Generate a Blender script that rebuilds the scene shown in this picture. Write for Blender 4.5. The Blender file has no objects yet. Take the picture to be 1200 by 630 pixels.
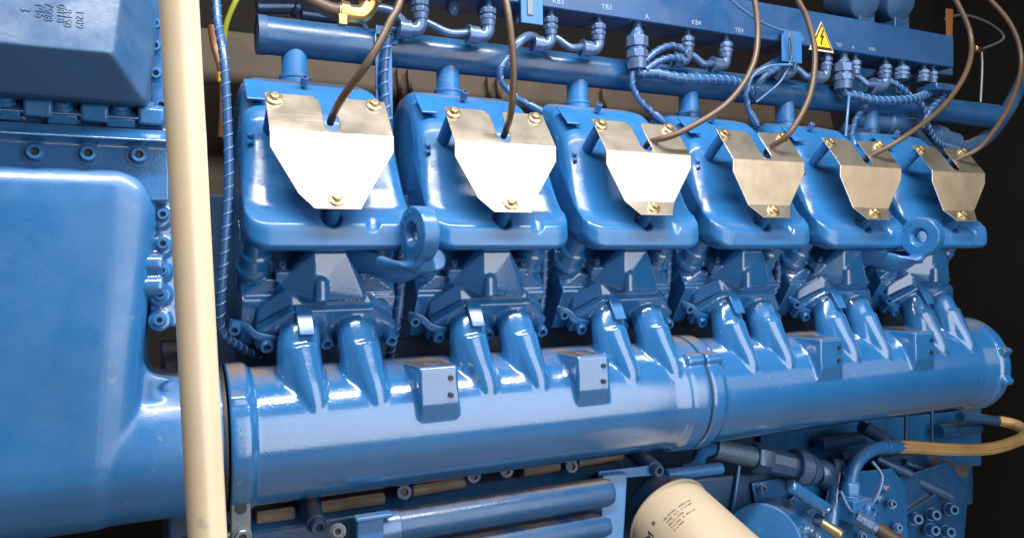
import bpy, bmesh, math, random
from mathutils import Vector, Matrix
random.seed(7)
sc = bpy.context.scene
COL = sc.collection
EYE = 1.35                         # height of the eye above the floor; geometry below is written relative to that height
PITCH = 0.24                       # distance from one cylinder to the next

# ------------------------------------------------------------------ view geometry (used to lay out hoses, bolts and cables)
AX = Vector((0.90365187, -0.42804013, -0.01396213))   # image right in place coordinates
AD = Vector((-0.01379258, 0.00349739, -0.99989876))   # image down
AF = Vector((0.42804562, 0.90375296, -0.00274336))    # forward
FOC = 900.0
def W(u, v, y):
    d = AX * ((u - 600) / FOC) + AD * ((v - 315) / FOC) + AF
    return d * (y / d.y)

# ------------------------------------------------------------------ materials
def nodes(m):
    m.use_nodes = True
    return m.node_tree.nodes, m.node_tree.links
def principled(name, col, rough, metal=0.0, bump=0.0, scale=300.0, dust=0.0, vary=0.0, coat=0.0, detail=2.0, dustcol=(.185, .140, .105), wear=0.0):
    m = bpy.data.materials.new(name); N, L = nodes(m)
    b = N['Principled BSDF']
    b.inputs['Base Color'].default_value = (*col, 1); b.inputs['Roughness'].default_value = rough
    b.inputs['Metallic'].default_value = metal
    b.inputs['Specular IOR Level'].default_value = .5 if metal else .7
    b.inputs['Coat Weight'].default_value = coat; b.inputs['Coat Roughness'].default_value = .12; b.inputs['Coat IOR'].default_value = 1.62 if coat else 1.5
    geo = N.new('ShaderNodeNewGeometry')
    src = None
    if vary or dust or wear:
        rgb = N.new('ShaderNodeRGB'); rgb.outputs[0].default_value = (*col, 1); src = rgb.outputs[0]
    if vary:
        nz = N.new('ShaderNodeTexNoise'); nz.inputs['Scale'].default_value = 9; nz.inputs['Detail'].default_value = 5
        L.new(geo.outputs['Position'], nz.inputs['Vector'])
        hsv = N.new('ShaderNodeHueSaturation'); mr = N.new('ShaderNodeMapRange')
        mr.inputs['From Min'].default_value = .3; mr.inputs['From Max'].default_value = .7
        mr.inputs['To Min'].default_value = 1 - vary; mr.inputs['To Max'].default_value = 1 + vary
        L.new(nz.outputs['Fac'], mr.inputs['Value']); L.new(mr.outputs['Result'], hsv.inputs['Value']); L.new(src, hsv.inputs['Color'])
        src = hsv.outputs['Color']
    if wear:                                         # sparse chips and scuffs
        nw = N.new('ShaderNodeTexNoise'); nw.inputs['Scale'].default_value = 55; nw.inputs['Detail'].default_value = 6
        L.new(geo.outputs['Position'], nw.inputs['Vector'])
        rw = N.new('ShaderNodeMapRange'); rw.inputs['From Min'].default_value = .69; rw.inputs['From Max'].default_value = .73; rw.inputs['To Max'].default_value = wear
        L.new(nw.outputs['Fac'], rw.inputs['Value'])
        mw = N.new('ShaderNodeMix'); mw.data_type = 'RGBA'
        L.new(rw.outputs['Result'], mw.inputs[0]); L.new(src, mw.inputs[6]); mw.inputs[7].default_value = (.22, .26, .3, 1)
        src = mw.outputs[2]
    if dust:                                         # dust lies on faces that look up
        sep = N.new('ShaderNodeSeparateXYZ'); L.new(geo.outputs['Normal'], sep.inputs[0])
        up = N.new('ShaderNodeMapRange'); up.inputs['From Min'].default_value = .74; up.inputs['From Max'].default_value = .95
        L.new(sep.outputs['Z'], up.inputs['Value'])
        nd = N.new('ShaderNodeTexNoise'); nd.inputs['Scale'].default_value = 24; nd.inputs['Detail'].default_value = 8; nd.inputs['Roughness'].default_value = .65
        L.new(geo.outputs['Position'], nd.inputs['Vector'])
        nr = N.new('ShaderNodeMapRange'); nr.inputs['From Min'].default_value = .32; nr.inputs['From Max'].default_value = .6
        L.new(nd.outputs['Fac'], nr.inputs['Value'])
        mu = N.new('ShaderNodeMath'); mu.operation = 'MULTIPLY'; L.new(up.outputs['Result'], mu.inputs[0]); L.new(nr.outputs['Result'], mu.inputs[1])
        mu2 = N.new('ShaderNodeMath'); mu2.operation = 'MULTIPLY'; mu2.inputs[1].default_value = dust; L.new(mu.outputs[0], mu2.inputs[0])
        mx = N.new('ShaderNodeMix'); mx.data_type = 'RGBA'
        L.new(mu2.outputs[0], mx.inputs[0]); L.new(src, mx.inputs[6]); mx.inputs[7].default_value = (*dustcol, 1)
        src = mx.outputs[2]
        rr = N.new('ShaderNodeMapRange'); rr.inputs['To Min'].default_value = rough; rr.inputs['To Max'].default_value = .85
        ro = N.new('ShaderNodeTexNoise'); ro.inputs['Scale'].default_value = 17; ro.inputs['Detail'].default_value = 7; ro.inputs['Roughness'].default_value = .6; L.new(geo.outputs['Position'], ro.inputs['Vector'])
        rm = N.new('ShaderNodeMapRange'); rm.inputs['From Min'].default_value = .35; rm.inputs['From Max'].default_value = .68; rm.inputs['To Min'].default_value = rough * .8; rm.inputs['To Max'].default_value = rough * 2.0
        L.new(ro.outputs['Fac'], rm.inputs['Value']); L.new(rm.outputs['Result'], rr.inputs['To Min'])
        L.new(mu2.outputs[0], rr.inputs['Value']); L.new(rr.outputs['Result'], b.inputs['Roughness'])
    if src is not None: L.new(src, b.inputs['Base Color'])
    if bump:
        nb = N.new('ShaderNodeTexNoise'); nb.inputs['Scale'].default_value = scale; nb.inputs['Detail'].default_value = detail
        L.new(geo.outputs['Position'], nb.inputs['Vector'])
        bp = N.new('ShaderNodeBump'); bp.inputs['Strength'].default_value = bump; bp.inputs['Distance'].default_value = .002
        L.new(nb.outputs['Fac'], bp.inputs['Height']); L.new(bp.outputs['Normal'], b.inputs['Normal'])
    return m
BLUE = (.020, .145, .405)
M = dict(
    paint=principled('blue_enamel', BLUE, .22, bump=.05, scale=230, dust=.55, vary=.12, wear=.35),
    cast=principled('blue_enamel_on_casting', BLUE, .13, bump=.14, scale=380, dust=1.0, vary=.10, wear=.4, coat=1.0),
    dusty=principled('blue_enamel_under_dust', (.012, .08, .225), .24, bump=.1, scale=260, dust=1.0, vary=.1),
    sheet=principled('blue_sheet_enamel_with_shade', (.009, .062, .195), .26, bump=.03, scale=150, dust=.6, vary=.1),  # same blue, darkened: shade on the upper parts is put into the colour
    dull=principled('dull_blue_enamel_with_shade', (.022, .088, .225), .42, bump=.07, scale=300, dust=.7, vary=.12, wear=.3),  # dim light on the hood is put into this darker, rougher blue
    caked=principled('dust_caked_blue', (.15, .13, .11), .7, bump=.25, scale=90, dust=1.0, vary=.3, dustcol=(.45, .35, .25)),
    shell=principled('blue_enamel_on_smooth_casting', BLUE, .30, bump=.08, scale=420, dust=.8, vary=.08, wear=.35, coat=.25),
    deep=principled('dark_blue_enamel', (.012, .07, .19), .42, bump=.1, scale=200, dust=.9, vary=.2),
    slate=principled('grey_blue_machined', (.16, .20, .24), .35, metal=.6, bump=.1),
    gland=principled('blue_over_nickel', (.10, .18, .36), .25, metal=.45, bump=.1, vary=.15),
    wrap=principled('blue_spiral_wrap', (.022, .085, .24), .3, bump=.1, vary=.2),
    pale=principled('pale_blue_spiral_wrap', (.075, .19, .40), .25, vary=.1),
    steel=None, zinc=principled('yellow_zinc', (.62, .50, .30), .3, metal=.9, bump=.06),
    brass=principled('brass', (.83, .56, .24), .28, metal=1.0, bump=.05, vary=.1),
    lead=principled('brown_cable_jacket', (.072, .046, .028), .45, bump=.12, scale=140, vary=.2),
    hose=principled('brown_rubber_hose', (.06, .036, .022), .5, bump=.1, vary=.2),
    pole=principled('cream_gloss_paint', (.84, .72, .53), .24, bump=.04, scale=60, vary=.06, wear=.3),
    cream=principled('cream_filter_paint', (.52, .44, .33), .36, bump=.04, scale=120, vary=.05),
    black=principled('black_rubber', (.008, .010, .016), .6),
    socket=principled('black_oxide', (.006, .012, .025), .5),
    yellow=principled('yellow_vinyl', (.85, .50, .01), .4), rim=principled('cream_vinyl', (.62, .50, .30), .4),
    ink=principled('black_ink', (.012, .011, .010), .5), red=principled('red_ink', (.3, .02, .01), .5),
    mark=principled('pale_blue_marking', (.20, .31, .50), .4),
    white=principled('white_paint_marking', (.75, .78, .82), .5),
    braid=principled('woven_tan_hose', (.62, .42, .19), .36, metal=.35, bump=.5, scale=420, vary=.25),
    copper=principled('orange_cable', (.19, .075, .025), .45, vary=.2),
    yg=principled('yellow_green_cable', (.28, .32, .02), .4),
    brown=principled('dust_coated_plate', (.045, .030, .019), .75, bump=.3, scale=60, vary=.35),
    wall=principled('dark_wall_paint', (.010, .009, .008), .8, bump=.1, scale=20),
    floor=principled('concrete_floor', (.30, .25, .19), .8, bump=.2, scale=20),
)
def make_steel():
    m = bpy.data.materials.new('brushed_stainless'); N, L = nodes(m); b = N['Principled BSDF']
    b.inputs['Metallic'].default_value = .9; b.inputs['Roughness'].default_value = .40
    tc = N.new('ShaderNodeTexCoord'); mp = N.new('ShaderNodeMapping'); mp.inputs['Scale'].default_value = (12, 900, 900)
    L.new(tc.outputs['Object'], mp.inputs['Vector'])
    n1 = N.new('ShaderNodeTexNoise'); n1.inputs['Scale'].default_value = 1.0; n1.inputs['Detail'].default_value = 3; L.new(mp.outputs[0], n1.inputs['Vector'])
    geo = N.new('ShaderNodeNewGeometry'); n2 = N.new('ShaderNodeTexNoise'); n2.inputs['Scale'].default_value = 26; n2.inputs['Detail'].default_value = 5
    L.new(geo.outputs['Position'], n2.inputs['Vector'])
    cr = N.new('ShaderNodeValToRGB'); cr.color_ramp.elements[0].position = .3; cr.color_ramp.elements[0].color = (.66, .61, .54, 1)
    cr.color_ramp.elements[1].position = .7; cr.color_ramp.elements[1].color = (.85, .80, .72, 1); L.new(n2.outputs['Fac'], cr.inputs['Fac'])
    L.new(cr.outputs['Color'], b.inputs['Base Color'])
    rr = N.new('ShaderNodeMapRange'); rr.inputs['To Min'].default_value = .20; rr.inputs['To Max'].default_value = .30; L.new(n2.outputs['Fac'], rr.inputs['Value']); L.new(rr.outputs[0], b.inputs['Roughness'])
    bp = N.new('ShaderNodeBump'); bp.inputs['Strength'].default_value = .14; bp.inputs['Distance'].default_value = .001
    L.new(n1.outputs['Fac'], bp.inputs['Height']); L.new(bp.outputs['Normal'], b.inputs['Normal'])
    return m
M['steel'] = make_steel()

# ------------------------------------------------------------------ mesh building
WL = {}                                              # place location of every object made
def link(name, me, mat, parent, c):
    o = bpy.data.objects.new(name, me); COL.objects.link(o)
    if mat is not None and not me.materials: me.materials.append(mat)
    w = Vector(c) + Vector((0, 0, EYE)); WL[o.name] = w
    if parent is not None:
        o.parent = parent; o.location = w - WL[parent.name]
    else: o.location = w
    return o
def empty(name, loc):
    o = bpy.data.objects.new(name, None); COL.objects.link(o); o.empty_display_size = .05
    w = Vector(loc) + Vector((0, 0, EYE)); WL[o.name] = w; o.location = w
    return o
def tag(o, label=None, cat=None, group=None, kind=None):
    if label: o['label'] = label
    if cat: o['category'] = cat
    if group: o['group'] = group
    if kind: o['kind'] = kind
    return o
def copy_tree(o, dx, parent=None, top=True):
    c = o.copy(); COL.objects.link(c); WL[c.name] = WL[o.name] + Vector((dx, 0, 0))
    c.parent = parent if parent is not None else o.parent
    if top: c.location = o.location + Vector((dx, 0, 0))
    for ch in [x for x in COL.objects if x.parent == o]: copy_tree(ch, dx, c, False)
    return c
def frame(d):
    d = d.normalized(); a = Vector((0, 0, 1)) if abs(d.z) < .9 else Vector((1, 0, 0))
    u = d.cross(a).normalized(); return u, d.cross(u).normalized()
def spline(pts, n=8):
    P = [Vector(p) for p in pts]; out = []
    for i in range(len(P) - 1):
        p0 = P[max(i - 1, 0)]; p1 = P[i]; p2 = P[i + 1]; p3 = P[min(i + 2, len(P) - 1)]
        for j in range(n):
            t = j / n
            out.append(.5 * ((2 * p1) + (-p0 + p2) * t + (2 * p0 - 5 * p1 + 4 * p2 - p3) * t * t + (-p0 + 3 * p1 - 3 * p2 + p3) * t ** 3))
    out.append(P[-1]); return out
class MB:
    def __init__(s): s.bm = bmesh.new()
    def ring(s, c, u, v, ru, rv, n, ph=0): return [s.bm.verts.new(c + u * (ru * math.cos(2 * math.pi * i / n + ph)) + v * (rv * math.sin(2 * math.pi * i / n + ph))) for i in range(n)]
    def skin(s, rings, cap=True):
        n = len(rings[0])
        for a, b in zip(rings, rings[1:]):
            for i in range(n): s.bm.faces.new((a[i], a[(i + 1) % n], b[(i + 1) % n], b[i]))
        if cap: s.bm.faces.new(rings[0][::-1]); s.bm.faces.new(rings[-1])
        return s
    def cyl(s, p0, p1, r0, r1=None, n=24, ph=0):
        p0, p1 = Vector(p0), Vector(p1); r1 = r0 if r1 is None else r1; u, v = frame(p1 - p0)
        return s.skin([s.ring(p0, u, v, r0, r0, n, ph), s.ring(p1, u, v, r1, r1, n, ph)])
    def lathe(s, p0, d, prof, n=28, ph=0):           # prof: (distance along d, radius)
        p0, d = Vector(p0), Vector(d).normalized(); u, v = frame(d)
        return s.skin([s.ring(p0 + d * t, u, v, max(r, 1e-4), max(r, 1e-4), n, ph) for t, r in prof])
    def tube(s, pts, r, n=10, smooth=8, r2=None, up=None):
        P = spline(pts, smooth) if smooth else [Vector(p) for p in pts]
        rings = []; u = None; m = len(P) - 1
        for i, p in enumerate(P):
            d = (P[min(i + 1, m)] - P[max(i - 1, 0)]).normalized()
            if up is not None: u = (Vector(up) - d * d.dot(Vector(up))).normalized()
            elif u is None: u, _ = frame(d)
            else: u = (u - d * u.dot(d)).normalized()
            v = d.cross(u)
            rr = r(i / m) if callable(r) else r
            ru, rv = rr if isinstance(rr, tuple) else (rr, rr if r2 is None else r2)
            rings.append(s.ring(p, u, v, ru, rv, n))
        return s.skin(rings)
    def box(s, c, size, R=None):
        c = Vector(c); vs = []
        for z in (-.5, .5):
            for y in (-.5, .5):
                for x in (-.5, .5):
                    q = Vector((x * size[0], y * size[1], z * size[2])); vs.append(s.bm.verts.new(c + (R @ q if R else q)))
        for f in ((0, 2, 3, 1), (4, 5, 7, 6), (0, 1, 5, 4), (2, 6, 7, 3), (0, 4, 6, 2), (1, 3, 7, 5)): s.bm.faces.new([vs[i] for i in f])
        return s
    def prism(s, poly, vec):
        a = [s.bm.verts.new(Vector(p)) for p in poly]; b = [s.bm.verts.new(Vector(p) + Vector(vec)) for p in poly]
        return s.skin([a, b])
    def hull(s, pts):
        vs = [s.bm.verts.new(Vector(p)) for p in pts]
        r = bmesh.ops.convex_hull(s.bm, input=vs)
        bmesh.ops.delete(s.bm, geom=[v for v in set(r['geom_interior']) | set(r['geom_unused']) if isinstance(v, bmesh.types.BMVert) and v.is_valid], context='VERTS')
        return s
    def ball(s, c, r, n=12):
        bmesh.ops.create_uvsphere(s.bm, u_segments=n, v_segments=n // 2 + 2, radius=r, matrix=Matrix.Translation(Vector(c))); return s
    def face(s, pts): s.bm.faces.new([s.bm.verts.new(Vector(p)) for p in pts]); return s
    def mesh(s, name, c=None):
        bmesh.ops.recalc_face_normals(s.bm, faces=s.bm.faces[:])
        if c is None:
            lo = Vector([min(v.co[i] for v in s.bm.verts) for i in range(3)]); hi = Vector([max(v.co[i] for v in s.bm.verts) for i in range(3)]); c = (lo + hi) / 2
        bmesh.ops.translate(s.bm, verts=s.bm.verts[:], vec=-c)
        me = bpy.data.meshes.new(name); s.bm.to_mesh(me); s.bm.free(); return me, c
    def build(s, name, mat, parent=None, bevel=0.0, angle=38, seg=2):
        me, c = s.mesh(name)
        for p in me.polygons: p.use_smooth = True
        me.set_sharp_from_angle(angle=math.radians(angle))
        o = link(name, me, mat, parent, c)
        if bevel:
            b = o.modifiers.new('edge', 'BEVEL'); b.width = bevel; b.segments = seg; b.limit_method = 'ANGLE'; b.angle_limit = math.radians(30)
        return o
    def fuse(s, name, mat, parent=None, voxel=.0025, it=6, cut=None):   # grow one cast skin over overlapping solids
        me, c = s.mesh(name)
        t = bpy.data.objects.new('casting', me); COL.objects.link(t); cu = None
        r = t.modifiers.new('a', 'REMESH'); r.mode = 'VOXEL'; r.voxel_size = voxel
        if cut is not None:
            cme, cc = cut.mesh('cut', c); cu = bpy.data.objects.new('cutter', cme); COL.objects.link(cu)
            q = t.modifiers.new('b', 'BOOLEAN'); q.operation = 'DIFFERENCE'; q.object = cu; q.solver = 'EXACT'
            r2 = t.modifiers.new('c', 'REMESH'); r2.mode = 'VOXEL'; r2.voxel_size = voxel
        k = t.modifiers.new('d', 'SMOOTH'); k.factor = .5; k.iterations = it
        dg = bpy.context.evaluated_depsgraph_get(); dg.update()
        out = bpy.data.meshes.new_from_object(t.evaluated_get(dg), depsgraph=dg); out.name = name
        bpy.data.objects.remove(t); bpy.data.meshes.remove(me)
        if cu: bpy.data.objects.remove(cu)
        out.materials.clear()
        for p in out.polygons: p.use_smooth = True
        return link(name, out, mat, parent, c)
def text(name, s, size, o, right, up, mat, parent, depth=.0006):
    cu = bpy.data.curves.new(name, 'FONT'); cu.body = s; cu.size = size; cu.extrude = depth; cu.align_x = 'CENTER'; cu.align_y = 'CENTER'; cu.resolution_u = 3
    t = bpy.data.objects.new(name, cu); COL.objects.link(t)
    dg = bpy.context.evaluated_depsgraph_get(); dg.update()
    me = bpy.data.meshes.new_from_object(t.evaluated_get(dg), depsgraph=dg); me.name = name
    bpy.data.objects.remove(t)
    r = Vector(right).normalized(); u = Vector(up); u = (u - r * u.dot(r)).normalized(); n = r.cross(u)
    me.transform(Matrix((r, u, n)).transposed().to_4x4()); me.materials.clear()
    return link(name, me, mat, parent, Vector(o))
def hexbolt(mb, p, n, r=.0062, h=.005, washer=.0102):
    p, n = Vector(p), Vector(n).normalized()
    mb.lathe(p, n, [(-.001, washer), (.0018, washer), (.0022, washer * .93)], 20)
    mb.lathe(p + n * .002, n, [(0, r), (h * .8, r), (h, r * .82)], 6)
def socket_screw(parent, p, n, r=.0085, h=.011, mat='paint', name='bolt', flange=0):
    p, n = Vector(p), Vector(n).normalized(); b = MB()
    prof = [(-.003, r), (h * .85, r), (h, r * .88), (h, r * .52), (h * .45, r * .5)]
    if flange: prof = [(-.002, r * flange), (.002, r * flange), (.0021, r)] + prof[1:]
    b.lathe(p, n, prof, 22)
    o = b.build(name, M[mat], parent, 0, 35)
    MB().lathe(p + n * (h * .46), n, [(0, r * .49), (.0005, r * .49)], 6).build('hex_socket', M['socket'], o)
    return o
def spiral(path, r, pitch, width, n=8):
    """a flat strip wound round a cable"""
    P = spline(path, 10); mb = MB(); L = 0; prev = P[0]; pts = []; u = None
    S = [];
    for i, p in enumerate(P):
        L += (p - prev).length; prev = p; S.append(L)
    N = max(8, int(L / pitch * 12)); j = 0
    for k in range(N + 1):
        s = L * k / N
        while j < len(S) - 2 and S[j + 1] < s: j += 1
        t = (s - S[j]) / max(S[j + 1] - S[j], 1e-6); p = P[j].lerp(P[j + 1], t); d = (P[j + 1] - P[j]).normalized()
        if u is None: u, _ = frame(d)
        u = (u - d * u.dot(d)).normalized(); v = d.cross(u); a = 2 * math.pi * s / pitch
        pts.append(p + (u * math.cos(a) + v * math.sin(a)) * r)
    mb.tube(pts, width, 6, 0); return mb

# ------------------------------------------------------------------ setting
MB().box((1.0, 1.2, -EYE - .05), (9, 9, .1)).build('floor', M['floor']); tag(COL.objects['floor'], 'concrete floor under the engine', kind='structure')
w = MB().box((1.0, 2.6, .3), (9, .1, 3.4)).build('back_wall', M['wall']); tag(w, 'dark wall far behind the engine', 'wall', kind='structure')
w = MB().box((3.6, 1.0, .3), (.1, 6, 3.4)).build('end_wall', M['wall']); tag(w, 'dark wall past the far end of the engine', 'wall', kind='structure')

# ------------------------------------------------------------------ the engine
eng = empty('gas_engine', (.9, 1.4, -EYE))
tag(eng, 'large blue gas engine with six steel heat shields over its cylinder heads', 'engine')
XC = .2142
n45 = Vector((0, -.8, .6))                           # shield flanges and bolts face this way
Q0 = Vector((0, 1.04, -.047)); QD = Vector((0, .69, -.724)); QN = Vector((0, -.724, -.69))   # exhaust flange plane
def FP(x, s, h): return Vector((x, 0, 0)) + Q0 + QD * s + QN * h

# --- valve cover
STAND = []
def cover_solid():
    prof = [(1.002, .0235), (.978, .0245), (.972, .029), (.9715, .050), (.9735, .0575), (.979, .062), (.988, .068), (.998, .080), (1.011, .105), (1.025, .140), (1.036, .170),
            (1.043, .198), (1.052, .212), (1.108, .262), (1.150, .276), (1.185, .272), (1.205, .25), (1.205, .12), (1.12, .06)]
    cy, cz = 1.085, .155; mb = MB(); rings = []; H = .1065; R = .030
    for i in range(33):
        x = -H + 2 * H * i / 32
        x = math.copysign(abs(x / H) ** .6 * H, x) if x else 0
        e = max(0, abs(x) - (H - R)); ins = R - math.sqrt(max(R * R - e * e, 0)); ring = []
        for y, z in prof:
            v = Vector((0, y - cy, z - cz)); l = v.length; v *= (l - ins) / l
            top = max(0, (z - .2) / .08)
            ring.append(mb.bm.verts.new((XC + x * (1 - .10 * top), cy + v.y, cz + v.z)))
        rings.append(ring)
    mb.skin(rings)
    for x, p in ((XC - .068, (1.0, .2143)), (XC + .060, (1.0033, .2163)), (XC, (.9617, .0865))):
        STAND.append((x, p))
    mb.box((XC - .082, 1.072, .2405), (.026, .050, .004), Matrix.Rotation(math.radians(43), 3, 'X'))
    return mb
cut = MB(); cut.cyl((XC - .002, .955, .066), (XC - .002, 1.0, .066), .0135, .0135, 20)
cut.tube([(XC + .049, .950, .048), (XC + .049, .966, .055), (XC + .055, .985, .085), (XC + .062, 1.01, .13)], .011, 12, 5)
cover = cover_solid().fuse('valve_cover', M['paint'], eng, .0019, 4, cut)
for x, p in STAND:
    a = Vector((x, *p)) - n45 * .0012; MB().cyl(a, a - n45 * .055, .0080, .0095, 20).build('stand_off', M['paint'], cover)
e = MB(); hp = Vector((XC - .0133, 1.094, .262))
e.lathe(hp, (0, -.70, .71), [(-.004, .0055), (.008, .0055), (.0085, .005), (.0085, .003), (.004, .003)], 16).build('filler_plug', M['gland'], cover)
hg = MB()
for s in (1, -1): hg.hull([(XC - .0933 - .004, 1.0375, .169), (XC - .0933 + .004, 1.0375, .169), (XC - .0933 - .005 , 1.036 + .001*s, .169 + .008 * s), (XC - .0933 + .005, 1.036+.001*s, .169 + .008 * s), (XC - .0933, 1.031, .169 + .004 * s)])
hg.build('casting_mark', M['paint'], cover, .0008)

# --- heat shield
def shield():
    T0 = (1.0072, .2238); F = (.967, .170); G = (.969, .096); B = (.953, .0745); cx = .2128; h = .0778
    mb = MB(); bm = mb.bm
    def tp(x, t): return (cx + x, T0[0] + (F[0] - T0[0]) * t, T0[1] + (F[1] - T0[1]) * t)
    sw = .0098
    # top flange split in a left and a right half round the slot
    arc = [(sw * math.cos(a), .80 + .145 * math.sin(a)) for a in [math.pi * i / 10 for i in range(11)]]
    left = [(-h, 0)] + [(-sw - .010, 0), (-sw - .006, .03), (-sw - .002, .11), (-sw, .25), (-sw, .80)] + arc[::-1][1:6] + [(0, 1), (-h, 1)]
    right = [(h, 0), (h, 1), (0, 1)] + arc[::-1][5:] + [(sw, .25), (sw + .001, .06), (sw + .004, 0)]
    def F2(pts): return [bm.verts.new(Vector(p)) for p in pts]
    a = F2([tp(*q) for q in left]); b = F2([tp(*q) for q in right])
    bm.faces.new(a); bm.faces.new(b)
    zt = .150
    m = F2([(cx - h, *F), (cx, *F), (cx + h, *F), (cx + h, F[0] + .0005, zt), (cx + .0455, *G), (cx - .0455, *G), (cx - h, F[0] + .0005, zt)]); bm.faces.new(m)
    l = F2([(cx - .0455, *G), (cx + .0455, *G), (cx + .030, *B), (cx - .027, *B)]); bm.faces.new(l)
    bmesh.ops.remove_doubles(bm, verts=bm.verts[:], dist=.0004)
    me, c = mb.mesh('heat_shield', Vector((cx, .97, .15)))
    o = link('heat_shield', me, M['steel'], eng, c)
    for p in me.polygons: p.use_smooth = False
    so = o.modifiers.new('sheet', 'SOLIDIFY'); so.thickness = .0016; so.offset = 0
    bv = o.modifiers.new('fold', 'BEVEL'); bv.width = .0011; bv.segments = 2; bv.limit_method = 'ANGLE'; bv.angle_limit = math.radians(20)
    o['label'] = 'brushed steel heat shield with a cable slot'
    for x, p in ((XC - .068, (.9991, .2143)), (XC + .060, (1.0010, .2163)), (XC, (.9617, .0865))):
        b = MB(); q = Vector((x, *p)) + n45 * .0012; hexbolt(b, q, n45, .0064, .0055, .0108)
        b.build('bolt', M['zinc'], o, .0005, 30)
    return o
hs = shield()

# --- cylinder head
def head_solid():
    mb = MB(); x0 = XC - .104
    mb.prism([(x0, 1.088, .042), (x0, 1.080, -.002), (x0, 1.060, -.040), (x0, 1.10, -.10), (x0, 1.20, -.12), (x0, 1.36, .03), (x0, 1.22, .16), (x0, 1.1, .075)], (.208, 0, 0))
    mb.hull([(.1947, 1.011, .0216), (.2366, 1.011, .0216), (.1935, 1.02, .032), (.2375, 1.02, .032), (.1530, 1.046, -.020), (.2640, 1.025, -.020), (.1965, 1.0145, -.026), (.1965, 1.018, -.040), (.2640, 1.026, -.040),
             (.15, 1.09, -.02), (.28, 1.09, -.02), (.19, 1.09, .032), (.24, 1.09, .032), (.15, 1.09, -.05), (.28, 1.09, -.05)])
    mb.hull([(x0, 1.09, .004), (x0 + .208, 1.09, .004), (x0 + .004, 1.062, -.030), (x0 + .204, 1.062, -.030), (x0, 1.12, -.09), (x0 + .208, 1.12, -.09), (x0 + .03, 1.055, -.012), (x0 + .178, 1.055, -.012)])
    # exhaust flange of the head
    out = [(.1687, 0), (.2760, 0), (.3151, .036), (.3151, .078), (.1283, .078), (.1283, .036)]
    mb.prism([FP(x, s, -.0008) for x, s in out], QN * -.022)
    # band above the flange: climbs to a hump on the left, runs level under the cast number, drops on the right
    bk = .045
    def slab(pts): mb.hull([Vector(p) for p in pts] + [Vector(p) + Vector((0, bk, -.004)) for p in pts])
    slab([(.1285, 1.0640, -.0690), (.1687, 1.0370, -.0475), (.1300, 1.0620, -.0500), (.1400, 1.0550, -.0400), (.1640, 1.0390, -.0240), (.1720, 1.0370, -.0225)])
    slab([(.1687, 1.0365, -.0475), (.2160, 1.0365, -.0475), (.1640, 1.0390, -.0240), (.1720, 1.0370, -.0225), (.1840, 1.0370, -.0250), (.2040, 1.0370, -.0400), (.2160, 1.0370, -.0400)])
    slab([(.2130, 1.0350, -.0475), (.2760, 1.0350, -.0475), (.2170, 1.0350, -.0300), (.2680, 1.0350, -.0300), (.2750, 1.0390, -.0350)])
    slab([(.2760, 1.0365, -.0475), (.3149, 1.0640, -.0690), (.2680, 1.0360, -.0310), (.2750, 1.0390, -.0360), (.2980, 1.0540, -.0490), (.3140, 1.0620, -.0600)])
    mb.lathe((.2040, 1.0165, -.038), (0, .0, 1), [(-.004, .0095), (.022, .0088), (.028, .006)], 16)
    for x in (XC - .0865, XC + .0795):                # push rod tubes with collars
        a = Vector((x, 1.030, .048)); d = Vector((0, .707, -.707))
        mb.lathe(a, d, [(0, .0165), (.030, .0165), (.033, .0205), (.052, .0215), (.056, .0245), (.064, .0250), (.066, .0225), (.1, .022)], 28)
    for x in (XC - .056, XC + .054):                   # small square bosses with a screw
        mb.box((x, 1.050, -.002), (.016, .03, .016), Matrix.Rotation(.6, 3, 'X'))
    return mb
head = head_solid().fuse('cylinder_head', M['cast'], eng, .0017, 3)
text('casting_number', 'GC0N', .0125, (.2435, 1.0336, -.0385), (1, 0, 0), (0, 0, 1), M['gland'], head, .0014)
for x in (XC - .056, XC + .054): socket_screw(head, (x, 1.036, .005), (0, -.8, .55), .0045, .005, 'gland')
out = [(.1687, .0005), (.2760, .0005), (.3148, .0365), (.3148, .078), (.1286, .078), (.1286, .0365)]
g = MB().prism([FP(x, s, -.0012) for x, s in out], QN * .0018).build('gasket', M['black'], head)
st = MB(); st.lathe((.1988, 1.158, .262), (0, 0, 1), [(0, .0215), (.017, .0215), (.0185, .0228), (.022, .0228), (.0235, .0185), (.062, .0185)], 28)
stub = st.build('coolant_stub', M['paint'], eng, 0, 32)
# cable bracket at the left of every head
br = MB(); A = Vector((.094, 1.052, -.066)); B1 = Vector((.112, 1.049, -.072)); B2 = Vector((.1405, 1.052, -.089))
br.tube([A, B1, (.125, 1.05, -.084), B2, B2 + Vector((.012, .002, -.002))], .0055, 8, 4, r2=.0016, up=(0, -.5, 1))
brk = br.build('cable_bracket', M['paint'], eng, 0, 40)
socket_screw(brk, (.0995, 1.046, -.0715), (-.1, -.85, -.3), .0076, .014)
parts = [cover, hs, head, stub, brk]
for k in range(1, 6):
    for o in parts:
        c = copy_tree(o, PITCH * k)
        if o is hs:                                   # no two bolts stopped at the same angle
            for ch in c.children: ch.rotation_euler = Matrix.Rotation(random.uniform(0, 1.05), 3, n45).to_euler()
            c.rotation_euler = (random.uniform(-.008, .008), random.uniform(-.010, .010), 0)

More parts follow.
